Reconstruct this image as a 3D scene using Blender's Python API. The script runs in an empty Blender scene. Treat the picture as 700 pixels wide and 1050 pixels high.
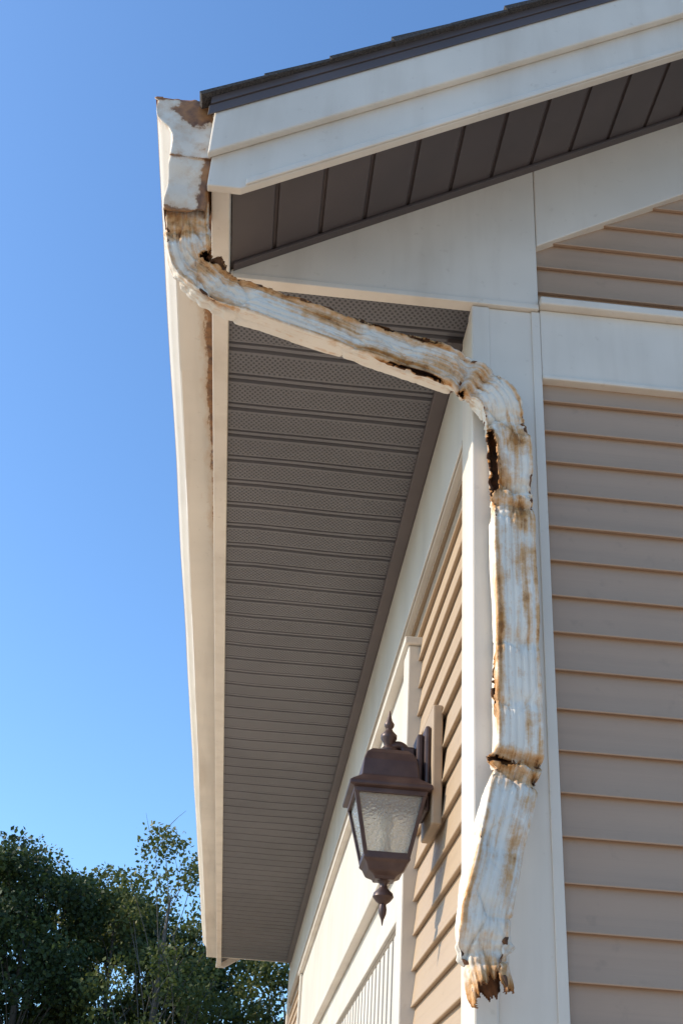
import bpy, bmesh, math, random
import numpy as np
from mathutils import Vector, Matrix, noise

random.seed(7); rng=np.random.default_rng(7)
scene=bpy.context.scene
scene.view_settings.view_transform='Standard'
scene.view_settings.look='None'
scene.view_settings.exposure=0

# ------------------------------------------------------------ helpers
def link(o,parent=None):
    scene.collection.objects.link(o)
    if parent: o.parent=parent
    return o
def empty(name):
    e=bpy.data.objects.new(name,None); link(e); return e
def mesh_obj(name,verts,faces,mat=None,parent=None,smooth=False,bevel=0,fixn=True):
    me=bpy.data.meshes.new(name); me.from_pydata([tuple(v) for v in verts],[],faces)
    if fixn:
        bm=bmesh.new(); bm.from_mesh(me); bmesh.ops.recalc_face_normals(bm,faces=bm.faces); bm.to_mesh(me); bm.free()
    o=bpy.data.objects.new(name,me); link(o,parent)
    if mat: me.materials.append(mat)
    if smooth: me.polygons.foreach_set('use_smooth',[True]*len(me.polygons))
    if bevel:
        b=o.modifiers.new('b','BEVEL'); b.width=bevel; b.segments=2; b.limit_method='ANGLE'
    return o
def box(name,x0,x1,y0,y1,z0,z1,mat,parent,bevel=0.002):
    v=[(x,y,z) for x in(x0,x1) for y in(y0,y1) for z in(z0,z1)]
    f=[(0,1,3,2),(4,6,7,5),(0,4,5,1),(2,3,7,6),(0,2,6,4),(1,5,7,3)]
    return mesh_obj(name,v,f,mat,parent,bevel=bevel)
def prism_y(name,poly,y0,y1,mat,parent,bevel=0.002):
    n=len(poly)
    v=[(x,y0,z) for x,z in poly]+[(x,y1,z) for x,z in poly]
    f=[tuple(range(n)),tuple(range(2*n-1,n-1,-1))]+[(i,(i+1)%n,n+(i+1)%n,n+i) for i in range(n)]
    return mesh_obj(name,v,f,mat,parent,bevel=bevel)

# ------------------------------------------------------------ materials
class M:
    def __init__(s,name):
        s.m=bpy.data.materials.new(name); s.m.use_nodes=True; s.t=s.m.node_tree; s.N=s.t.nodes; s.L=s.t.links
        s.b=s.N['Principled BSDF']; s.tc=s.N.new('ShaderNodeTexCoord')
    def n(s,t,**k):
        x=s.N.new(t)
        for a,b in k.items(): setattr(x,a,b)
        return x
    def l(s,a,b): s.L.new(a,b)
    def mapping(s,scale,loc=(0,0,0)):
        m=s.n('ShaderNodeMapping'); m.inputs['Scale'].default_value=scale; m.inputs['Location'].default_value=loc
        s.l(s.tc.outputs['Object'],m.inputs[0]); return m.outputs[0]
    def noise(s,scale,detail=4,vec=None,rough=.55):
        x=s.n('ShaderNodeTexNoise'); x.inputs['Scale'].default_value=scale; x.inputs['Detail'].default_value=detail; x.inputs['Roughness'].default_value=rough
        s.l(vec if vec is not None else s.tc.outputs['Object'],x.inputs['Vector']); return x.outputs[0]
    def ramp(s,src,p0,p1,c0=(0,0,0,1),c1=(1,1,1,1)):
        r=s.n('ShaderNodeValToRGB'); r.color_ramp.elements[0].position=p0; r.color_ramp.elements[1].position=p1
        r.color_ramp.elements[0].color=c0; r.color_ramp.elements[1].color=c1; s.l(src,r.inputs[0]); return r.outputs[0]
    def mix(s,f,a,b,mode='MIX'):
        x=s.n('ShaderNodeMix',data_type='RGBA',blend_type=mode)
        for v,i in((f,0),(a,6),(b,7)):
            if isinstance(v,bpy.types.NodeSocket): s.l(v,x.inputs[i])
            else: x.inputs[i].default_value=v
        return x.outputs[2]
    def math(s,op,a,b=0.0,clamp=False):
        x=s.n('ShaderNodeMath',operation=op,use_clamp=clamp)
        for v,i in((a,0),(b,1)):
            if isinstance(v,bpy.types.NodeSocket): s.l(v,x.inputs[i])
            else: x.inputs[i].default_value=v
        return x.outputs[0]
    def bump(s,h,strength=.3,dist=.002,nrm=None):
        x=s.n('ShaderNodeBump'); x.inputs['Strength'].default_value=strength; x.inputs['Distance'].default_value=dist
        s.l(h,x.inputs['Height'])
        if nrm is not None: s.l(nrm,x.inputs['Normal'])
        s.l(x.outputs[0],s.b.inputs['Normal']); return x.outputs[0]
    def col(s,c): 
        if isinstance(c,bpy.types.NodeSocket): s.l(c,s.b.inputs['Base Color'])
        else: s.b.inputs['Base Color'].default_value=c
    def rough(s,r):
        if isinstance(r,bpy.types.NodeSocket): s.l(r,s.b.inputs['Roughness'])
        else: s.b.inputs['Roughness'].default_value=r

def paint(name,c,dirt=.25,dirtcol=(.35,.26,.17,1),streak=(9,9,1.2),rough=.5):
    m=M(name)
    big=m.noise(1.0,5,m.mapping(streak)); fine=m.noise(45,5)
    f=m.math('MULTIPLY',m.ramp(big,.48,.75),dirt)
    c2=tuple(x*.88 for x in c[:3])+(1,)
    base=m.mix(m.ramp(m.noise(3.2,3),.35,.7),c,c2)
    cc=m.mix(f,base,dirtcol)
    speck=m.math('MULTIPLY',m.ramp(fine,.64,.74),dirt*.8)
    m.col(m.mix(speck,cc,dirtcol)); m.rough(rough)
    h=m.math('ADD',m.noise(6,2),m.math('MULTIPLY',m.noise(160,3),.06))
    m.bump(h,.25,.004)
    return m
trim_m=paint('cream_trim',(.76,.67,.56,1)).m
bright_m=paint('sunlit_side_trim',(.65,.59,.505,1),dirt=.18).m  # trim on the sunlit side, base colour lowered to offset direct sun
g=paint('gutter_paint',(.76,.67,.555,1),dirt=.3,streak=(14,1.2,14))
def addrust(m,maskout,lo=.5,hi=.62):
    src=m.b.inputs['Base Color'].links[0].from_socket
    src=m.mix(m.math('MULTIPLY',m.ramp(maskout,lo-.25,hi),.65),src,(.54,.30,.12,1))
    c=m.mix(m.ramp(m.noise(38,6),.35,.7),(.38,.17,.055,1),(.10,.045,.022,1))
    m.col(m.mix(m.ramp(maskout,lo,hi),src,c))
at=g.n('ShaderNodeAttribute',attribute_name='rust')
gm=g.math('ADD',at.outputs['Fac'],g.math('MULTIPLY',g.math('SUBTRACT',g.noise(26,6,g.mapping((1.2,.35,1.2)),.7),.5),1.3))
addrust(g,gm)
gutter_m=g.m
def siding_mat(name,axis):
    m=M(name)
    sc=(1.5,60,60) if axis=='x' else (60,1.5,60)
    grain=m.noise(1.0,4,m.mapping((2.5,160,160) if axis=='x' else (160,2.5,160)))
    v=m.noise(1.2,4); v2=m.noise(1.0,4,m.mapping(sc))
    ca,cb=((.47,.312,.205,1),(.41,.27,.178,1)) if axis=='x' else ((.43,.31,.20,1),(.375,.27,.175,1))
    base=m.mix(m.ramp(v,.3,.7),ca,cb)
    base=m.mix(m.math('MULTIPLY',m.ramp(v2,.5,.8),.25),base,(.27,.185,.13,1))
    base=m.mix(m.math('MULTIPLY',m.ramp(m.noise(30,5),.62,.74),.2),base,(.2,.145,.10,1))
    m.col(base); m.rough(.55); m.bump(grain,.25,.0012); return m.m
sid_x=siding_mat('tan_siding_gable','x'); sid_y=siding_mat('tan_siding_side','y')
m=M('vented_soffit')
sep=m.n('ShaderNodeSeparateXYZ'); m.l(m.tc.outputs['Object'],sep.inputs[0])
yy=m.math('MODULO',m.math('ADD',sep.outputs[1],10.0),.125)
inb=m.math('MULTIPLY',m.math('GREATER_THAN',yy,.008),m.math('LESS_THAN',yy,.082))
rowi=m.math('FLOOR',m.math('DIVIDE',sep.outputs[1],.0092))
sx=m.math('SINE',m.math('ADD',m.math('MULTIPLY',sep.outputs[0],2*math.pi/.0135),m.math('MULTIPLY',rowi,math.pi)))
sy=m.math('SINE',m.math('MULTIPLY',sep.outputs[1],math.pi/.0092)); sy=m.math('ABSOLUTE',sy)
hole=m.ramp(m.math('MULTIPLY',sx,sy),.05,.45)
hole=m.math('MULTIPLY',hole,inb)
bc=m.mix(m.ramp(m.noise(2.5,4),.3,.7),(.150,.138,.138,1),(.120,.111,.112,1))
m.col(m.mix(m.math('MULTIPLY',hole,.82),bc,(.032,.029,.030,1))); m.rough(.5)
m.bump(m.math('SUBTRACT',1.0,hole),.6,.002)
soffit_m=m.m
m=M('brown_metal'); bc=m.mix(m.ramp(m.noise(4,4),.3,.7),(.105,.081,.075,1),(.08,.063,.060,1)); m.col(bc); m.rough(.45); m.bump(m.noise(8,2),.3,.003); brown_m=m.m
m=M('asphalt_shingles'); m.col(m.mix(m.ramp(m.noise(300,2),.35,.65),(.03,.026,.025,1),(.10,.085,.075,1))); m.rough(.95); m.bump(m.noise(350,2),.6,.002); shingle_m=m.m
m=M('bronze_metal'); m.col(m.mix(m.ramp(m.noise(20,4),.4,.7),(.06,.036,.034,1),(.095,.06,.052,1))); m.b.inputs['Metallic'].default_value=.35; m.rough(.42); m.bump(m.noise(120,3),.15,.001); bronze_m=m.m
m=M('seeded_glass'); m.b.inputs['Base Color'].default_value=(.88,.87,.82,1); m.b.inputs['Transmission Weight'].default_value=.84; m.rough(.24)
vo=m.n('ShaderNodeTexVoronoi'); vo.inputs['Scale'].default_value=170; m.l(m.tc.outputs['Object'],vo.inputs['Vector']); m.bump(m.math('ADD',vo.outputs[0],m.noise(60,2)),.9,.002); glass_m=m.m
m=M('ceramic_socket'); m.col((.75,.7,.6,1)); m.rough(.4); socket_m=m.m
# downspout
m=M('rusted_downspout_paint')
at=m.n('ShaderNodeAttribute',attribute_name='rust'); at2=m.n('ShaderNodeAttribute',attribute_name='grime')
at3=m.n('ShaderNodeAttribute',attribute_name='uvw')
mp=m.n('ShaderNodeMapping'); m.l(at3.outputs['Vector'],mp.inputs[0]); mp.inputs['Scale'].default_value=(5,85,1)
streak=m.noise(1.0,5,mp.outputs[0],.65)
paintc=m.mix(m.ramp(m.noise(9,5),.35,.7),(.78,.71,.605,1),(.69,.615,.51,1))
gr=m.math('ADD',at2.outputs['Fac'],m.math('MULTIPLY',m.math('SUBTRACT',m.noise(22,6,None,.7),.5),1.4))
gr=m.math('ADD',gr,m.math('MULTIPLY',m.math('SUBTRACT',streak,.5),1.3))
paintc=m.mix(m.math('MULTIPLY',m.ramp(gr,.3,1.0),.5),paintc,(.45,.31,.19,1))
rn=m.math('ADD',at.outputs['Fac'],m.math('MULTIPLY',m.math('SUBTRACT',m.noise(36,8,None,.74),.5),1.4))
rn=m.math('ADD',rn,m.math('MULTIPLY',m.math('SUBTRACT',streak,.5),1.4))
st=m.math('MULTIPLY',m.ramp(rn,.14,.56),.85)
c=m.mix(st,paintc,(.60,.31,.11,1))
rc=m.mix(m.ramp(m.noise(60,6),.38,.72),(.44,.19,.05,1),(.15,.062,.026,1))
c=m.mix(m.ramp(rn,.58,.84),c,rc)
m.col(c); m.rough(m.ramp(rn,.3,.6,(.58,.58,.58,1),(.92,.92,.92,1))); m.b.inputs['Specular IOR Level'].default_value=.35
m.bump(m.math('ADD',m.math('MULTIPLY',m.ramp(rn,.5,.6),-.6),m.noise(140,5)),.4,.0013)
pipe_m=m.m
m=M('rust_inside'); m.col(m.mix(m.ramp(m.noise(50,6),.35,.65),(.21,.085,.03,1),(.07,.033,.017,1))); m.rough(.9); m.bump(m.noise(150,4),.6,.002); rustin_m=m.m

# ------------------------------------------------------------ house
house=empty('suburban_house')
SL=.62; W=7.0; LY=8.1; SOF=3.465; RX=W/2
zr=lambda x:4.073+SL*x
zd=lambda x:3.857+SL*x
zc=lambda x:3.798+SL*x
mir=lambda poly:[(W-x,z) for x,z in poly]
prism_y('wall_core',[(.004,0),(W-.004,0),(W-.004,3.84),(RX,zd(RX)-.02),(.004,3.84)],.004,LY-.004,sid_x,house,0)
EXP=.0815
def siding(name,axis,rows,base,sgn,mat):
    V=[];F=[]
    for ri,(z0,u0,u1) in enumerate(rows):
        prof=[(.0005,z0+EXP+.004),(.0015,z0+EXP-.001),(.0065,z0+EXP*.55),(.0115,z0+.007),(.0135,z0+.0035),(.0135,z0+.0015),(.0125,z0),(.0015,z0+.0025)]
        n=max(2,int((u1-u0)/.12)+1); b=len(V)
        tilt=random.uniform(-.0006,.0006)
        for i in range(n):
            u=u0+(u1-u0)*i/(n-1)
            for k,(d,z) in enumerate(prof):
                w=noise.noise(Vector((u*1.7,z0*9,3)))*.0022
                dz=noise.noise(Vector((u*.9,z0*7,8)))*.0012+tilt
                dd=base+sgn*(d+ (w if 1<k<7 else 0)+.001)
                V.append((u,dd,z+dz) if axis=='x' else (dd,u,z+dz))
        P=len(prof)
        for i in range(n-1):
            for k in range(P-1):
                a=b+i*P+k; F.append((a,a+1,a+P+1,a+P))
    o=mesh_obj(name,V,F,mat,house,smooth=True,fixn=False)
    o.modifiers.new('e','EDGE_SPLIT').split_angle=math.radians(32)
    return o
rows=[]; z=0.02
while z<zd(RX)-.25:
    if z+EXP<3.47: rows.append((z,.05,W-.05))
    else:
        x0=max(.05,(z+EXP-3.72)/SL)
        if W-2*x0>.1: rows.append((z,x0,W-x0))
    z+=EXP
siding('gable_siding','x',rows,0.0,-1,sid_x)
siding('rear_gable_siding','x',rows,LY,1,sid_x)
rows=[(.02+EXP*i,.05,LY-.05) for i in range(41)]
siding('side_siding','y',rows,-.008,-1,sid_y)
siding('far_side_siding','y',rows,W+.008,1,sid_y)
def eave_soffit(name,x0,x1):
    prof=[];y=0.0
    while y<LY-.13:
        prof+=[(y,0),(y+.088,0),(y+.091,.011),(y+.097,.011),(y+.100,.002),(y+.112,.002),(y+.115,.011),(y+.121,.011),(y+.1245,0)]
        y+=.125
    prof.append((LY,0))
    V=[];nx=7
    for i in range(nx):
        x=x0+(x1-x0)*i/(nx-1)
        for (y,dz) in prof: V.append((x,y,SOF+dz+.005*noise.noise(Vector((x*3,y*2.2,1)))*(0 if i in(0,nx-1) else 1)))
    P=len(prof);F=[(i*P+k,i*P+k+1,(i+1)*P+k+1,(i+1)*P+k) for i in range(nx-1) for k in range(P-1)]
    mesh_obj(name,V,F,soffit_m,house,fixn=False)
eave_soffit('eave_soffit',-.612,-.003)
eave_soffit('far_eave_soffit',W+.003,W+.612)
box('soffit_channel',-.075,-.036,.115,LY-.05,SOF-.016,SOF-.002,brown_m,house)
def rake_soffit(name,y0,y1,mirror=False):
    prof=[];x=-.606
    while x<RX-.11:
        prof+=[(x,0),(x+.088,0),(x+.091,.008),(x+.096,.008),(x+.099,0)]
        x+=.103
    prof.append((RX,0))
    P=len(prof)
    V=[((W-x if mirror else x),y,zd(x)+dz) for y in(y0,y1) for x,dz in prof]
    mesh_obj(name,V,[(k,k+1,P+k+1,P+k) for k in range(P-1)],brown_m,house,fixn=False)
for nm,y0,y1 in(('rake_soffit',-.3,-.0),('rear_rake_soffit',LY,LY+.3)):
    rake_soffit(nm,y0,y1); rake_soffit(nm+'_b',y0,y1,True)
def bothsides(name,poly,y0,y1,mat,bevel=.002):
    prism_y(name,poly,y0,y1,mat,house,bevel); prism_y(name+'_b',mir(poly),y0,y1,mat,house,bevel)
E=.0015
for tag,a,s in(('',-.298,-1),('rear_',LY+.298,1)):
    def yy(d0,d1): 
        return (min(a+s*d0,a+s*d1),max(a+s*d0,a+s*d1))
    bothsides(tag+'rake_fascia',[(-.655,3.437),(-.585,3.437),(RX-E,zc(RX)),(RX-E,zr(RX)-.004),(-.655,zr(-.655)-.004)],*yy(0,.02),trim_m,.003)
    bothsides(tag+'rake_fascia_upper',[(-.662,zc(-.662)+.125),(RX-E,zc(RX)+.125),(RX-E,zr(RX)-.006),(-.662,zr(-.662)-.006)],*yy(.0205,.040),trim_m,.004)
    bothsides(tag+'rake_fascia_bead',[(-.575,zc(-.575)+.003),(RX-E,zc(RX)+.003),(RX-E,zc(RX)+.022),(-.575,zc(-.575)+.022)],*yy(.0205,.0265),trim_m,.003)
    bothsides(tag+'drip_edge',[(-.675,zr(-.675)-.03),(RX-E,zr(RX)-.03),(RX-E,zr(RX)-.001),(-.675,zr(-.675)-.001)],*yy(.041,.044),brown_m,.001)
for x0,x1,t in((-.648,-.6085,''),(W+.6085,W+.648,'far_')):
    box(t+'eave_fascia',x0,x1,-.2975,LY+.2975,3.452,3.662,trim_m,house,.003)
def frieze(tag,y0,y1,yb0,yb1):
    bothsides(tag+'eave_return_panel',[(-.607,SOF+.002),(.115,SOF+.002),(.115,zd(.115)-.002),(-.607,zd(-.607)-.002)],y0,y1,trim_m,.0015)
    bothsides(tag+'rake_frieze',[(.1165,zd(.1165)-.27),(RX-E,zd(RX)-.27),(RX-E,zd(RX)-.002),(.1165,zd(.1165)-.002)],y0,y1,trim_m,.003)
    bothsides(tag+'rake_channel',[(-.6,zd(-.6)-.011),(RX-E,zd(RX)-.011),(RX-E,zd(RX)-.0025),(-.6,zd(-.6)-.0025)],yb0,yb1,brown_m,.001)
frieze('',-.0275,.0,-.05,-.028); frieze('rear_',LY,LY+.0275,LY+.028,LY+.05)
box('return_panel_lip',-.6,.1150,-.033,-.0005,SOF-.014,SOF+.0015,trim_m,house,.002)
def corner(tag,x0,x1,y0,y1):
    box(tag+'corner_post',x0,x1,y0,y1,0,SOF-.015,trim_m,house,.004)
corner('', -.04,.115,-.021,.11)
box('corner_post_edge',-.0425,.0,-.0255,.02,0,SOF-.016,trim_m,house,.004)
box('corner_post_lip',.098,.118,-.0245,-.0212,0,SOF-.016,trim_m,house,.0015)
corner('rear_',-.04,.115,LY-.11,LY+.021); corner('far_',W-.115,W+.04,-.021,.11); corner('far_rear_',W-.115,W+.04,LY-.11,LY+.021)
box('gable_band',.1185,W-.1185,-.0235,-.0005,3.262,3.458,trim_m,house,.003)
box('gable_band_cap',.1165,W-.1165,-.046,-.0005,3.459,3.482,trim_m,house,.004)
box('gable_band_foot',.1185,W-.1185,-.030,-.0005,3.25,3.2615,trim_m,house,.003)
box('side_frieze',-.036,-.001,.1115,LY-.1115,3.14,SOF-.0165,bright_m,house,.003)
box('side_frieze_bead',-.042,-.0365,.1115,LY-.1115,3.142,3.160,bright_m,house,.003)
box('door_header_panel',-.034,-.001,.985,5.9,2.28,3.0,bright_m,house,.003)
box('door_header_cap',-.062,-.001,.875,6.0,3.0005,3.024,bright_m,house,.004)
box('door_casing',-.05,-.001,.885,.984,0,3.0,bright_m,house,.004)
box('door_casing_b',-.05,-.001,5.901,6.0,0,3.0,bright_m,house,.004)
box('header_ledge',-.066,-.0345,.985,5.9,2.44,2.466,bright_m,house,.004)
box('header_lower_rail',-.046,-.0345,.985,5.9,2.281,2.33,bright_m,house,.003)
m=M('grey_backing'); m.col((.24,.235,.22,1)); m.rough(.6); grey_m=m.m  # even grey backing that shows in the gaps between the battens
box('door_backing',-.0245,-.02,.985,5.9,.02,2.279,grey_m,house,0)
y=1.0
V=[];F=[]
while y<5.85:
    b=len(V)
    V+=[(x,yy_,z) for x in(-.045,-.025) for yy_ in(y,y+.055) for z in(.05,2.25)]
    F+=[tuple(b+i for i in f) for f in[(0,1,3,2),(4,6,7,5),(0,4,5,1),(2,3,7,6),(0,2,6,4),(1,5,7,3)]]
    y+=.095
mesh_obj('door_battens',V,F,bright_m,house,bevel=.002)
def roof(mirror):
    t='_b' if mirror else ''
    f=(lambda p:mir(p)) if mirror else (lambda p:p)
    prism_y('roof_deck'+t,f([(-.672,zr(-.672)),(RX,zr(RX)),(RX,zr(RX)+.022),(-.672,zr(-.672)+.022)]),-.345,LY+.345,brown_m,house,0)
    V=[];F=[];x=-.69;nrm=Vector((-SL,0,1)).normalized()
    while x<RX:
        xe=min(x+.19,RX); 
        ys=[-.357+random.uniform(-.006,.006)]
        yv=-.1
        while yv<LY+.2: ys.append(yv); yv+=random.uniform(.2,.35)
        ys.append(LY+.357+random.uniform(-.006,.006))
        for a,c in zip(ys[:-1],ys[1:]):
            th=random.choice([.010,.014,.018])
            p0=Vector((x,0,zr(x)+.0225)); p1=Vector((xe,0,zr(xe)+.0225))
            q=[p0,p1,p1+nrm*.004,p0+nrm*th]
            dx=random.uniform(-.005,.005)
            b=len(V)
            for yv in(a+.001,c-.001):
                for j,p in enumerate(q):
                    X=p.x+dx if j in (0,3) else p.x
                    V.append((W-X if mirror else X,yv,p.z))
            F+=[tuple(b+i for i in f_) for f_ in[(0,1,2,3),(7,6,5,4),(0,4,5,1),(1,5,6,2),(2,6,7,3),(3,7,4,0)]]
        x+=.135
    mesh_obj('shingles'+t,V,F,shingle_m,house)
roof(False); roof(True)

# ------------------------------------------------------------ gutter
def rust_mesh(name,V,F,R,parent,thick=.0014):
    me=bpy.data.meshes.new(name); me.from_pydata(V,[],F)
    a=me.attributes.new('rust','FLOAT','POINT'); a.data.foreach_set('value',R); me.materials.append(gutter_m)
    me.polygons.foreach_set('use_smooth',[True]*len(me.polygons))
    c=bpy.data.objects.new(name,me); link(c,parent); s=c.modifiers.new('s','SOLIDIFY'); s.thickness=thick; s.offset=0
    return c
def gutter(name):
    zb=3.515; zt=3.695
    prof=[(-.650,zt-.02),(-.650,zb+.004),(-.654,zb),(-.664,zb),(-.68,zb),(-.705,zb),(-.737,zb),(-.741,zb+.004),(-.7425,zb+.045),(-.746,zb+.065),(-.756,zb+.085),(-.772,zb+.100),(-.783,zb+.115),(-.788,zb+.135),(-.789,zt-.012),(-.796,zt-.011),(-.797,zt),(-.783,zt+.001),(-.780,zt-.008)]
    y0,y1=-.315,LY+.31; n=320; V=[];R=[]
    for i in range(n):
        t=i/(n-1); y=y0+(y1-y0)*t**1.6
        sag=.004*noise.noise(Vector((y*.9,2,0)))+.002*noise.noise(Vector((y*4,5,0)))
        for k,(x,z) in enumerate(prof):
            dx=.003*noise.noise(Vector((y*1.5,z*3,7)))*(k>6)
            V.append((x+dx,y,z+(sag if k>0 else 0)))
            r=0
            fall=math.exp(-max(0,y-.45)/.75)
            if k in(1,2): r=1.15*fall
            if k==3: r=.75*fall
            if k==4: r=.36*fall
            if k==5: r=.38*math.exp(-max(0,y)/.25)
            r=max(r,.8*math.exp(-(y-y0)/.03)*(1 if k>12 else .6))
            R.append(r)
    P=len(prof)
    F=[(i*P+k,i*P+k+1,(i+1)*P+k+1,(i+1)*P+k) for i in range(n-1) for k in range(P-1)]
    o=rust_mesh(name,V,F,R,None,.0012)
    o.modifiers.new('e','EDGE_SPLIT').split_angle=math.radians(38)
    for tag,yc in(('end_cap',y0-.001),('end_cap_rear',y1+.001)):
        V=[];R=[];nz=44;nx=34
        pp=sorted([(p[1],p[0]) for p in prof[7:17]])
        xout=lambda z: float(np.interp(z,[p[0] for p in pp],[p[1] for p in pp]))
        for j in range(nz):
            z=zb+.0005+(zt-zb)*j/(nz-1); xo=xout(z)-.002
            for i in range(nx):
                x=-.648+(xo+.648)*i/(nx-1)
                jag=(.012*noise.noise(Vector((x*50,3,1)))-.006) if j==nz-1 else 0
                bul=.005*noise.noise(Vector((x*14,z*14,yc)))
                V.append((x,yc+bul*(0<i<nx-1),z+jag))
                u=i/(nx-1);v=j/(nz-1)
                r=1.1*math.exp(-((u-.40)/.40)**2-((v-.80)/.30)**2)
                r=max(r,.85*math.exp(-((u-.03)/.13)**2-((v-.3)/.6)**2),1.0*math.exp(-(1-v)/.08),.7*math.exp(-v/.05),.32)
                R.append(r)
        F=[(j*nx+i,j*nx+i+1,(j+1)*nx+i+1,(j+1)*nx+i) for j in range(nz-1) for i in range(nx-1)]
        rust_mesh(tag,V,F,R,o)
    V=[];R=[];nz=40;na=64
    for j in range(nz):
        v=j/(nz-1); z=3.517-.125*v
        x0,x1=-.741+.001*v,-.652-.004*v
        ya,yb=-.3145+.032*v,-.195-.005*v
        for i in range(na):
            u=i/na*4; s_=int(u);f=u-s_
            cs=[(x0,ya),(x1,ya),(x1,yb),(x0,yb)]
            a=cs[s_];b=cs[(s_+1)%4]
            x=a[0]+(b[0]-a[0])*f;y=a[1]+(b[1]-a[1])*f
            dn=.005*noise.noise(Vector((x*18,y*18,z*22)))-.006*max(0,.2-abs(noise.noise(Vector((x*9,y*9,z*14+4)))))*(.3+v)
            cxm,cym=(x0+x1)/2,(ya+yb)/2
            k=dn/.05
            zz=z+(.014*noise.noise(Vector((x*40,y*40,2))) if j==nz-1 else 0)
            V.append((x+(x-cxm)*k,y+(y-cym)*k,zz))
            r=.25+max(.75*math.exp(-((x-x1)/.018)**2),.6*math.exp(-(1-v)/.08),.35*math.exp(-v/.06))
            R.append(min(r,.95))
    F=[(j*na+i,j*na+(i+1)%na,(j+1)*na+(i+1)%na,(j+1)*na+i) for j in range(nz-1) for i in range(na)]
    rust_mesh('outlet_box',V,F,R,o)
    return o
gutter('rain_gutter')

# ------------------------------------------------------------ downspout
pts=[(-.697,-.240,3.44),(-.690,-.240,3.37),(-.672,-.228,3.300),(-.602,-.20,3.252),(-.452,-.16,3.238),(-.301,-.12,3.226),(-.147,-.085,3.21),
(-.0545,-.07,3.188),(.006,-.066,3.135),(.030,-.064,3.022),(.032,-.064,2.877),(.033,-.064,2.696),(.033,-.064,2.529),(.034,-.064,2.393),
(.0276,-.066,2.3186),(-.0055,-.088,2.2025),(-.0386,-.108,2.080),(-.043,-.11,2.0007),(-.0235,-.11,1.915)]
P=[Vector(p) for p in pts]
def cr(t):
    i=min(int(t),len(P)-2); f=t-i
    p0=P[max(i-1,0)];p1=P[i];p2=P[i+1];p3=P[min(i+2,len(P)-1)]
    m1=(p2-p0)*.38;m2=(p3-p1)*.38
    f2=f*f;f3=f2*f
    return p1*(2*f3-3*f2+1)+m1*(f3-2*f2+f)+p2*(-2*f3+3*f2)+m2*(f3-f2)
tt=np.linspace(0,len(P)-1,6000); C=[cr(t) for t in tt]
cum=[0.0]
for a,b in zip(C[:-1],C[1:]): cum.append(cum[-1]+(b-a).length)
NR=660; NA=160
LEN=cum[-1]; ss=np.linspace(0,LEN,NR); ts=np.interp(ss,cum,tt)
ctr=[cr(t) for t in ts]
tan=[]
for i in range(NR):
    a=ctr[max(0,i-3)];b=ctr[min(NR-1,i+3)]; tan.append((b-a).normalized())
A=.0445;B=.026;RC=.004
def rrect(q,a,b,rc):
    segs=[('l',(a,0),(a,b-rc)),('c',(a-rc,b-rc),0),('l',(a-rc,b),(-a+rc,b)),('c',(-a+rc,b-rc),90),('l',(-a,b-rc),(-a,-b+rc)),('c',(-a+rc,-b+rc),180),('l',(-a+rc,-b),(a-rc,-b)),('c',(a-rc,-b+rc),270),('l',(a,-b+rc),(a,0))]
    Ls=[]
    for s in segs:
        Ls.append(math.dist(s[1],s[2]) if s[0]=='l' else rc*math.pi/2)
    tot=sum(Ls);d=(q%1)*tot
    for s,L in zip(segs,Ls):
        if d<=L or s is segs[-1]:
            if s[0]=='l':
                f=d/L if L else 0
                p=(s[1][0]+(s[2][0]-s[1][0])*f,s[1][1]+(s[2][1]-s[1][1])*f)
                dx,dy=(s[2][0]-s[1][0]),(s[2][1]-s[1][1]);n=math.hypot(dx,dy) or 1
                return p,(dy/n,-dx/n)
            an=math.radians(s[2])+d/rc
            return (s[1][0]+rc*math.cos(an),s[1][1]+rc*math.sin(an)),(math.cos(an),math.sin(an))
        d-=L
sec=[]
for k in range(NA):
    p,n=rrect(k/NA,A,B,RC)
    if p[0]*n[0]+p[1]*n[1]<0: n=(-n[0],-n[1])
    sec.append((p,n))
kinks=[(1.15,.18,.8,1.02),(2.15,.22,.72,1.05),(2.9,.3,.8,1.0),(6.75,.16,.42,1.04),(7.35,.16,.5,.97),(8.5,.2,.6,.94),(9.75,.10,.5,.88),(10.05,.10,.6,.95),(13.85,.12,.30,1.05),(14.22,.13,.45,.90),(17.1,.3,.6,1.0)]
minor=[(4.9,.2),(5.6,.2),(11.75,.10),(12.6,.10),(15.3,.2),(16.3,.2)]
tears=[(3.85,1.95,.092,.056),(9.3,.60,.415,.062),(13.98,.15,.36,.12),(7.0,.22,.47,.05),(2.25,.32,.12,.07),(12.35,.35,.455,.02),(5.9,.5,.43,.022)]
def g_(x,s): return math.exp(-(x/s)**2)
spots=[(.9,.35,.3,.3,.62),(1.2,.25,.3,.25,.62),(1.75,.5,.05,.14,.75),(2.4,.35,.2,.2,.5),(3.3,1.2,.15,.06,.66),(4.4,.6,.22,.07,.62),(5.6,1.0,.37,.06,.80),(6.4,.6,.3,.12,.52),(7.2,.35,.25,.3,.56),(8.9,.4,.2,.12,.74),(9.6,.5,.34,.08,.62),(10.15,.25,.19,.1,.86),(10.75,.25,.2,.10,.56),(11.6,.9,.40,.06,.75),(11.3,.5,.18,.04,.5),(12.6,.6,.42,.06,.64),(13.0,.5,.2,.03,.45),(13.8,.3,.3,.25,.62),(14.15,.25,.22,.3,.54),(3.1,.3,.4,.08,.52),(17.7,.45,.3,.6,.62),(16.2,.9,.40,.05,.55),(15.2,.9,.17,.04,.48)]
V=[];rust=[];grime=[];H=[];UVW=[]
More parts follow.
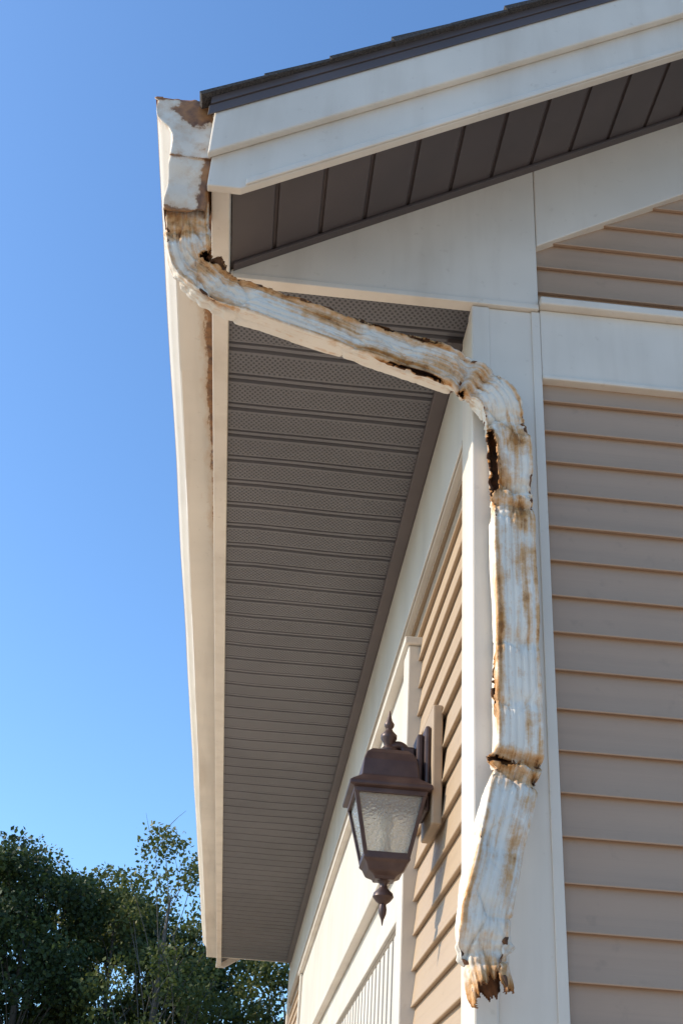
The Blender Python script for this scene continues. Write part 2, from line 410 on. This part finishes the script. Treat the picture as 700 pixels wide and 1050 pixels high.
for i in range(NR):
    t=ts[i];s=ss[i];T=tan[i]
    N=Vector((0,-1,0)); 
    N=(N-T*N.dot(T)).normalized(); Wd=N.cross(T).normalized()
    tw=.10*noise.noise(Vector((s*3,11,0)))+.22*g_(t-15.6,1.0)-.35*max(0,min(1,(t-16.6)/1.2))-.12*g_(t-9.4,.8)
    N,Wd=(N*math.cos(tw)+Wd*math.sin(tw)),(Wd*math.cos(tw)-N*math.sin(tw))
    sb=1.0;sa=1+.02*noise.noise(Vector((s*5,1,4)))-.06*g_(t-12,2.2)-.06*max(0,min(1,(t-14.4)))-.42*max(0,t-17.05)
    shift=Wd*.005*noise.noise(Vector((s*6,21,0)))
    kn=0;kw=0
    for (tk,wk,ds,ws) in kinks:
        e=g_(t-tk,wk); sb*=1-(1-ds)*e; sa*=1-(1-ws)*e; kn=max(kn,e); kw=max(kw,g_(t-tk,wk*2.0))
    for (tk,wk) in minor:
        e=g_(t-tk,wk); kw=max(kw,.42*g_(t-tk,wk*1.5)); sb*=1-.18*e
    for k in range(NA):
        q=k/NA;(pw,pd),(nw,nd)=sec[k]
        w=pw*sa;d=pd*sb
        cx=math.cos(2*math.pi*q);cy=math.sin(2*math.pi*q)
        Q=Vector((cx*.5,cy*.5,s*9)); 
        off=.0016*noise.noise(Q*1.4)*(.4+kw*1.4)
        dist,_p=noise.voronoi(Vector((cx*.75+.25*math.sin(s*31),cy*.75,s*11+3.1)))
        edge=max(0,.11-(dist[1]-dist[0]))/.11
        off-=.0045*edge*(.04+1.6*kw)
        cp=Vector(_p[0]); gx=noise.cell(cp*7.3); gy=noise.cell(cp*5.1+Vector((3,1,2)))
        off+=.006*(gx*(cx*.75-cp[0])+gy*(s*11+3.1-cp[2]))*(.10+1.5*kw)
        r=noise.noise(Vector((cx*.9,cy*.9,s*16+5))); off-=.008*max(0,.11-abs(r))*(.2+3.4*kw)
        r2=noise.noise(Vector((cx*2.2,cy*2.2,s*38+9))); off-=.006*max(0,.10-abs(r2))*(.03+3.6*kw)
        off+=.0008*noise.noise(Vector((cx*6,cy*6,s*90)))*(.1+kw)
        fm=max(0,min(1,.6+1.2*noise.noise(Vector((cx,cy,s*6+8)))))
        if abs(nd)>.7:
            cw=math.cos(2*math.pi*pw/.0138); off+=.0011*((1-2*(-cw)**.6) if cw<0 else 1)*(1-.5*kw)*(.45+fm*.8)-.0011
        off+=.0020*math.sin(s*2*math.pi/.019+4*noise.noise(Vector((cx,cy,s*6)))+1.5*cy)*kn
        h=-9
        for ti,(tc,tr,qc,qr) in enumerate(tears):
            dq=abs((q-qc+.5)%1-.5)
            h=max(h,1-((t-tc)/tr)**2-(dq/qr)**2)
        h+=.6*noise.noise(Vector((cx*2.5,cy*2.5,s*18+2)))+.25*noise.noise(Vector((cx*8,cy*8,s*90+2)))
        endc=17.72+.32*noise.noise(Vector((cx*1.4,cy*1.4,7)))+.16*noise.noise(Vector((cx*6,cy*6,1)))
        he=(t-endc)*3
        h2=max(h,he)
        H.append(h2)
        if -.9<h2<0: off+=.006*(h2+.9)/.9*(1+noise.noise(Vector((cx*3,cy*3,s*25))))
        if t>16.9: 
            e=(t-16.9); off+= .026*e*noise.noise(Vector((cx*1.5,cy*1.5,3+s*11)))-.004*e
        V.append(ctr[i]+shift+Wd*(w+nw*off)+N*(d+nd*off))
        rr=0
        for (tc,tr,qc,qr,am) in spots:
            dq=abs((q-qc+.5)%1-.5); rr=max(rr,am*g_(t-tc,tr)*g_(dq,qr))
        rr=max(rr,.76*math.exp(min(0,h2+.15)*1.1) if h2>-6 else 0)
        rr=max(rr,.45*g_((q-.105),.022),.43*g_((q-.395),.022))
        rust.append(rr+.06); grime.append(.25*kw+.15*edge*kw+(.2 if t<2 else 0)+.15)
        UVW.append((s,q*.3,0))
F=[]
for i in range(NR-1):
    for k in range(NA):
        a=i*NA+k;b=i*NA+(k+1)%NA;c=(i+1)*NA+(k+1)%NA;d=(i+1)*NA+k
        if (H[a]+H[b]+H[c]+H[d])/4<0: F.append((a,b,c,d))
me=bpy.data.meshes.new('damaged_downspout'); me.from_pydata([tuple(v) for v in V],[],F)
for nm,arr in(('rust',rust),('grime',grime)):
    a=me.attributes.new(nm,'FLOAT','POINT'); a.data.foreach_set('value',arr)
a=me.attributes.new('uvw','FLOAT_VECTOR','POINT'); a.data.foreach_set('vector',np.array(UVW).ravel())
bm=bmesh.new(); bm.from_mesh(me)
bmesh.ops.delete(bm,geom=[v for v in bm.verts if not v.link_faces],context='VERTS')
bmesh.ops.recalc_face_normals(bm,faces=bm.faces)
seen=set();isl=[]
for v in bm.verts:
    if v in seen: continue
    st=[v];seen.add(v);grp=[]
    while st:
        x=st.pop();grp.append(x)
        for e in x.link_edges:
            y=e.other_vert(x)
            if y not in seen: seen.add(y);st.append(y)
    isl.append(grp)
big=max(isl,key=len)
bmesh.ops.delete(bm,geom=[v for gI in isl if gI is not big for v in gI],context='VERTS')
bm.to_mesh(me);bm.free()
me.polygons.foreach_set('use_smooth',[True]*len(me.polygons))
me.materials.append(pipe_m);me.materials.append(rustin_m)
o=bpy.data.objects.new('damaged_downspout',me);link(o)
s=o.modifiers.new('s','SOLIDIFY');s.thickness=.0014;s.offset=-1;s.material_offset=1;s.material_offset_rim=1

# ------------------------------------------------------------ wall lantern
lan=empty('wall_lantern')
LX,LYY=-.136,.53
box('mounting_block',-.044,-.0205,LYY-.075,LYY+.085,2.37,2.65,sid_y,house,.004)
def sqlathe(name,prof,mat):
    V=[];F=[]
    for h,z in prof: V+=[(LX+a*h,LYY+b*h,z) for a,b in((-1,-1),(1,-1),(1,1),(-1,1))]
    for i in range(len(prof)-1):
        for k in range(4): F.append((i*4+k,i*4+(k+1)%4,(i+1)*4+(k+1)%4,(i+1)*4+k))
    F.append((0,1,2,3)); n=(len(prof)-1)*4; F.append((n,n+1,n+2,n+3))
    return mesh_obj(name,V,F,mat,lan,bevel=.0025)
def lathe(name,prof,mat,cx=LX,cy=LYY,seg=28):
    V=[];F=[]
    for r,z in prof: V+=[(cx+r*math.cos(2*math.pi*k/seg),cy+r*math.sin(2*math.pi*k/seg),z) for k in range(seg)]
    for i in range(len(prof)-1):
        for k in range(seg): F.append((i*seg+k,i*seg+(k+1)%seg,(i+1)*seg+(k+1)%seg,(i+1)*seg+k))
    F.append(tuple(range(seg)));n=(len(prof)-1)*seg;F.append(tuple(range(n,n+seg)))
    o=mesh_obj(name,V,F,mat,lan,smooth=True); o.modifiers.new('e','EDGE_SPLIT').split_angle=math.radians(50); return o
sqlathe('lantern_roof',[(.026,2.548),(.042,2.543),(.054,2.531),(.061,2.512),(.064,2.484),(.065,2.472),(.086,2.456),(.093,2.450),(.093,2.441),(.080,2.437)],bronze_m)
lathe('top_finial',[(.026,2.546),(.027,2.553),(.018,2.558),(.011,2.566),(.013,2.574),(.019,2.584),(.019,2.592),(.010,2.602),(.007,2.608),(.011,2.614),(.012,2.620),(.007,2.628),(.004,2.640),(.001,2.654)],bronze_m)
sqlathe('lantern_base',[(.050,2.302),(.052,2.293),(.045,2.286),(.038,2.270),(.024,2.262),(.022,2.256)],bronze_m)
lathe('bottom_finial',[(.020,2.260),(.012,2.254),(.008,2.248),(.010,2.240),(.021,2.230),(.023,2.222),(.016,2.213),(.007,2.206),(.009,2.196),(.008,2.186),(.003,2.174),(.001,2.162)],bronze_m)
zt,zb,ht,hb=2.438,2.297,.078,.046
for i,(a,b) in enumerate(((-1,-1),(1,-1),(1,1),(-1,1))):
    w=.0045
    V=[]
    for z,h in((zb,hb),(zt,ht)):
        cx,cy=LX+a*h,LYY+b*h
        V+=[(cx-w,cy-w,z),(cx+w,cy-w,z),(cx+w,cy+w,z),(cx-w,cy+w,z)]
    mesh_obj('frame_bar_%d'%(i+1),V,[(0,1,2,3),(4,5,6,7),(0,1,5,4),(1,2,6,5),(2,3,7,6),(3,0,4,7)],bronze_m,lan,bevel=.001)
for z,h,nm in((zb+.004,hb+.001,'lower_rail'),(zt-.006,ht,'upper_rail')):
    for j,(x0,x1,y0,y1) in enumerate(((-h,h,-h-.004,-h+.003),(-h,h,h-.003,h+.004),(-h-.004,-h+.003,-h,h),(h-.003,h+.004,-h,h))):
        box('%s_%d'%(nm,j+1),LX+x0,LX+x1,LYY+y0,LYY+y1,z-.005,z+.006,bronze_m,lan,.001)
V=[];F=[]
for k,(a,b,c,d) in enumerate(((-1,-1,1,-1),(1,-1,1,1),(1,1,-1,1),(-1,1,-1,-1))):
    bse=len(V); e=.002
    V+=[(LX+a*(hb-e),LYY+b*(hb-e),zb),(LX+c*(hb-e),LYY+d*(hb-e),zb),(LX+c*(ht-e),LYY+d*(ht-e),zt),(LX+a*(ht-e),LYY+b*(ht-e),zt)]
    F.append((bse,bse+1,bse+2,bse+3))
gl=mesh_obj('glass_panes',V,F,glass_m,lan,fixn=False); s=gl.modifiers.new('s','SOLIDIFY'); s.thickness=.002
lathe('lamp_socket',[(.012,2.303),(.013,2.335),(.011,2.36),(.010,2.362)],socket_m)
lathe('candle_bulb',[(.009,2.362),(.016,2.375),(.017,2.388),(.010,2.408),(.002,2.42)],socket_m)
box('back_plate',-.058,-.0445,LYY-.055,LYY+.055,2.405,2.605,bronze_m,lan,.006)
box('back_plate_boss',-.074,-.0585,LYY-.036,LYY+.036,2.44,2.59,bronze_m,lan,.005)
box('arm_block',-.108,-.0745,LYY-.014,LYY+.014,2.525,2.565,bronze_m,lan,.005)
cu=bpy.data.curves.new('arm','CURVE');cu.dimensions='3D';cu.bevel_depth=.011;cu.bevel_resolution=5
sp=cu.splines.new('BEZIER');ap=[(-.09,LYY,2.545),(-.108,LYY,2.568),(LX,LYY,2.560)]
sp.bezier_points.add(2)
for b_,p in zip(sp.bezier_points,ap): b_.co=p;b_.handle_left_type=b_.handle_right_type='AUTO'
cu.materials.append(bronze_m);ao=bpy.data.objects.new('arm',cu);link(ao,lan)

# ------------------------------------------------------------ ground
m=M('dry_grass'); m.col(m.mix(m.ramp(m.noise(3,8),.3,.7),(.09,.095,.035,1),(.18,.15,.08,1))); m.rough(.95); m.bump(m.noise(60,4),.8,.02); grass_m=m.m
m=M('bounce_concrete'); m.col(m.mix(m.ramp(m.noise(2,8),.3,.7),(.56,.47,.37,1),(.48,.40,.315,1))); m.rough(.85); m.bump(m.noise(80,6),.3,.004); conc_m=m.m  # pale warm tan so the added slabs reflect more light upward
mesh_obj('ground',[(-600,-600,-.1),(600,-600,-.1),(600,600,-.1),(-600,600,-.1)],[(0,1,2,3)],grass_m)
box('side_bounce_slab',-14,-.06,-16,14,-.09,-.004,conc_m,None,.01)  # unseen slab added to bounce sunlight up onto eave and gutter
box('front_bounce_slab',-.055,9,-16,-.06,-.09,-.008,conc_m,None,.01)  # out-of-view slab, added as a reflector below the gable

# ------------------------------------------------------------ trees
def leafmat(name,c0,c1,c2):
    m=M(name)
    at=m.n('ShaderNodeAttribute',attribute_name='tone')
    r=m.n('ShaderNodeValToRGB');r.color_ramp.elements[0].color=c0;r.color_ramp.elements[1].color=c2
    e=r.color_ramp.elements.new(.5);e.color=c1;m.l(at.outputs['Fac'],r.inputs[0])
    m.col(r.outputs[0]);m.rough(.6)
    tr=m.n('ShaderNodeBsdfTranslucent');m.l(r.outputs[0],tr.inputs[0])
    mx=m.n('ShaderNodeMixShader');mx.inputs[0].default_value=.35
    m.l(m.b.outputs[0],mx.inputs[1]);m.l(tr.outputs[0],mx.inputs[2])
    m.l(mx.outputs[0],m.N['Material Output'].inputs[0]);return m.m
leaf_a=leafmat('leaves_dark',(.022,.038,.012,1),(.05,.08,.022,1),(.11,.14,.035,1))
leaf_b=leafmat('leaves_light',(.045,.065,.014,1),(.10,.125,.028,1),(.22,.20,.045,1))
m=M('bark');m.col(m.mix(m.ramp(m.noise(12,5),.3,.7),(.08,.065,.05,1),(.16,.135,.11,1)));m.rough(.9);bark_m=m.m
def limb(V,F,a,b,r0,r1,seg=7,nn=6,bend=.1):
    a=Vector(a);b=Vector(b);d=(b-a);L=d.length;u=d.normalized();x=u.orthogonal().normalized();y=u.cross(x)
    off=Vector((random.uniform(-1,1),random.uniform(-1,1),0))*bend*L
    base=len(V);pts_=[]
    for i in range(nn+1):
        f=i/nn;c=a+d*f+off*math.sin(math.pi*f);pts_.append(c);r=r0+(r1-r0)*f
        for k in range(seg):
            an=2*math.pi*k/seg;V.append(tuple(c+x*math.cos(an)*r+y*math.sin(an)*r))
    for i in range(nn):
        for k in range(seg):F.append((base+i*seg+k,base+i*seg+(k+1)%seg,base+(i+1)*seg+(k+1)%seg,base+(i+1)*seg+k))
    return pts_
def tree(x,y,hgt,rad,mat,nclump,nleaf,lsize,sparse=False):
    e=empty('deciduous_tree')
    V=[];F=[]
    zb=hgt*.22
    tp=limb(V,F,(x,y,-.1),(x+random.uniform(-.3,.3),y,hgt*.86),hgt*.020,.02,9,10,.03)
    clumps=[];tips=[]
    for i in range(nclump):
        f=random.uniform(.1,1.0)**.8
        zc_=zb+(hgt-zb)*f*.96
        rr=rad*math.sqrt(max(.05,1-abs((f-.42)/.62)**2.2))
        an=random.uniform(0,2*math.pi);q=rr*math.sqrt(random.uniform(.15,1))
        c=Vector((x+q*math.cos(an),y+q*math.sin(an),zc_+random.uniform(-.2,.2)))
        clumps.append((c,random.uniform(.25,.62)*(rad/2.2)))
        if i%2==0:
            k=min(9,max(2,int(f*9)));limb(V,F,tp[k],c,.03*(1-f*.6),.006,5,5,.12); tips.append(c)
    if sparse:
        for i in range(34):
            c=random.choice(tips);limb(V,F,c,c+Vector((random.uniform(-.5,.5),random.uniform(-.5,.5),random.uniform(.2,.9))),.011,.003,4,4,.1)
    mesh_obj('trunk_and_limbs',V,F,bark_m,e,smooth=True,fixn=False)
    allv=[];tone=[]
    for c,r in clumps:
        n=int(nleaf*(r/.45)**2*random.uniform(.5,1.3)) 
        d=rng.normal(size=(n,3));d/=np.linalg.norm(d,axis=1)[:,None]
        rr=r*rng.uniform(.25,1.15,n)**.6
        pos=np.array(c)+d*rr[:,None]*np.array([1.15,1.15,.75])
        pos+=rng.normal(size=(n,3))*.08
        a=rng.normal(size=(n,3));a/=np.linalg.norm(a,axis=1)[:,None]
        b=np.cross(a,rng.normal(size=(n,3)));b/=np.linalg.norm(b,axis=1)[:,None]
        L=lsize*rng.uniform(.6,1.3,n)[:,None];w=L*.33
        q=np.stack([pos-a*L*.5,pos+b*w-a*L*.05,pos+a*L*.5,pos-b*w-a*L*.05],1)
        allv.append(q.reshape(-1,3)); ct=random.uniform(-.22,.22)
        tone.append(np.repeat(np.clip(.45+ct+rng.normal(size=n)*.18+.1*d[:,2],0,1),4))
    vv=np.concatenate(allv);n=len(vv)//4
    me=bpy.data.meshes.new('crown');me.vertices.add(n*4);me.vertices.foreach_set('co',vv.ravel())
    me.loops.add(n*4);me.loops.foreach_set('vertex_index',np.arange(n*4));me.polygons.add(n)
    me.polygons.foreach_set('loop_start',np.arange(n)*4);me.polygons.foreach_set('loop_total',np.full(n,4))
    me.update();a=me.attributes.new('tone','FLOAT','POINT');a.data.foreach_set('value',np.concatenate(tone))
    me.materials.append(mat);o=bpy.data.objects.new('crown',me);link(o,e)
for (x,y,h,r,mt,nc,nl,ls,sp_) in[
 (-8.0,24.5,8.4,2.6,leaf_a,90,300,.12,False),
 (-5.1,24,8.6,1.9,leaf_a,95,350,.11,False),
 (-3.5,25.5,8.2,1.8,leaf_b,90,340,.11,False),
 (-2.1,23,8.5,1.4,leaf_b,66,240,.10,True),
 (-1.2,26.5,8.0,1.7,leaf_b,75,320,.11,False),
 (.4,24,6.5,1.6,leaf_b,65,300,.11,False),
 (2.6,25,7.2,2.0,leaf_a,60,260,.14,False),
 (-6.6,28,8.2,2.4,leaf_a,80,300,.14,False),
 (-3.0,29,8.6,2.5,leaf_a,90,320,.14,False),
 (-11.5,25,9.2,2.8,leaf_a,80,280,.16,False)]:
    tree(x,y,h,r,mt,nc,nl,ls,sp_)

# ------------------------------------------------------------ light
EL=math.radians(33); hx,hy=-.995,.08
S=Vector((hx*math.cos(EL),hy*math.cos(EL),math.sin(EL))).normalized()
w=bpy.data.worlds.new('World');scene.world=w;w.use_nodes=True
nt=w.node_tree;bg=nt.nodes['Background'];sk=nt.nodes.new('ShaderNodeTexSky');sk.sky_type='NISHITA';sk.sun_disc=False
sk.sun_elevation=EL;sk.sun_rotation=math.atan2(hx,hy);sk.air_density=1.0;sk.dust_density=.9;sk.ozone_density=2.0
mx=nt.nodes.new('ShaderNodeMix');mx.data_type='RGBA';mx.blend_type='MULTIPLY';mx.inputs[0].default_value=1
nt.links.new(sk.outputs[0],mx.inputs[6]);mx.inputs[7].default_value=(1.20,1.62,1.98,1)
nt.links.new(mx.outputs[2],bg.inputs[0]);bg.inputs[1].default_value=.138
sl=bpy.data.lights.new('sun','SUN');sl.energy=5.0;sl.angle=math.radians(.5);sl.color=(1,.88,.71)
so=bpy.data.objects.new('sun',sl);link(so);so.rotation_euler=S.to_track_quat('Z','Y').to_euler();so.location=(-10,-3,12)

# ------------------------------------------------------------ camera
cam=bpy.data.cameras.new('camera');co=bpy.data.objects.new('camera',cam);link(co)
Yc=Vector((-126,729,1188)).normalized();Zc=Vector((128,-1913,1188)).normalized()
Xc=Yc.cross(Zc).normalized();Zc=Xc.cross(Yc)
right=Vector((Xc.x,Yc.x,Zc.x));down=Vector((Xc.y,Yc.y,Zc.y));fwd=Vector((Xc.z,Yc.z,Zc.z))
R=Matrix((right,-down,-fwd)).transposed().to_4x4()
co.matrix_world=Matrix.Translation((-.424,-2.04,1.6))@R
cam.sensor_fit='VERTICAL';cam.sensor_height=36;cam.lens=36*1188/1050;cam.clip_start=.05;cam.clip_end=2000
scene.camera=co
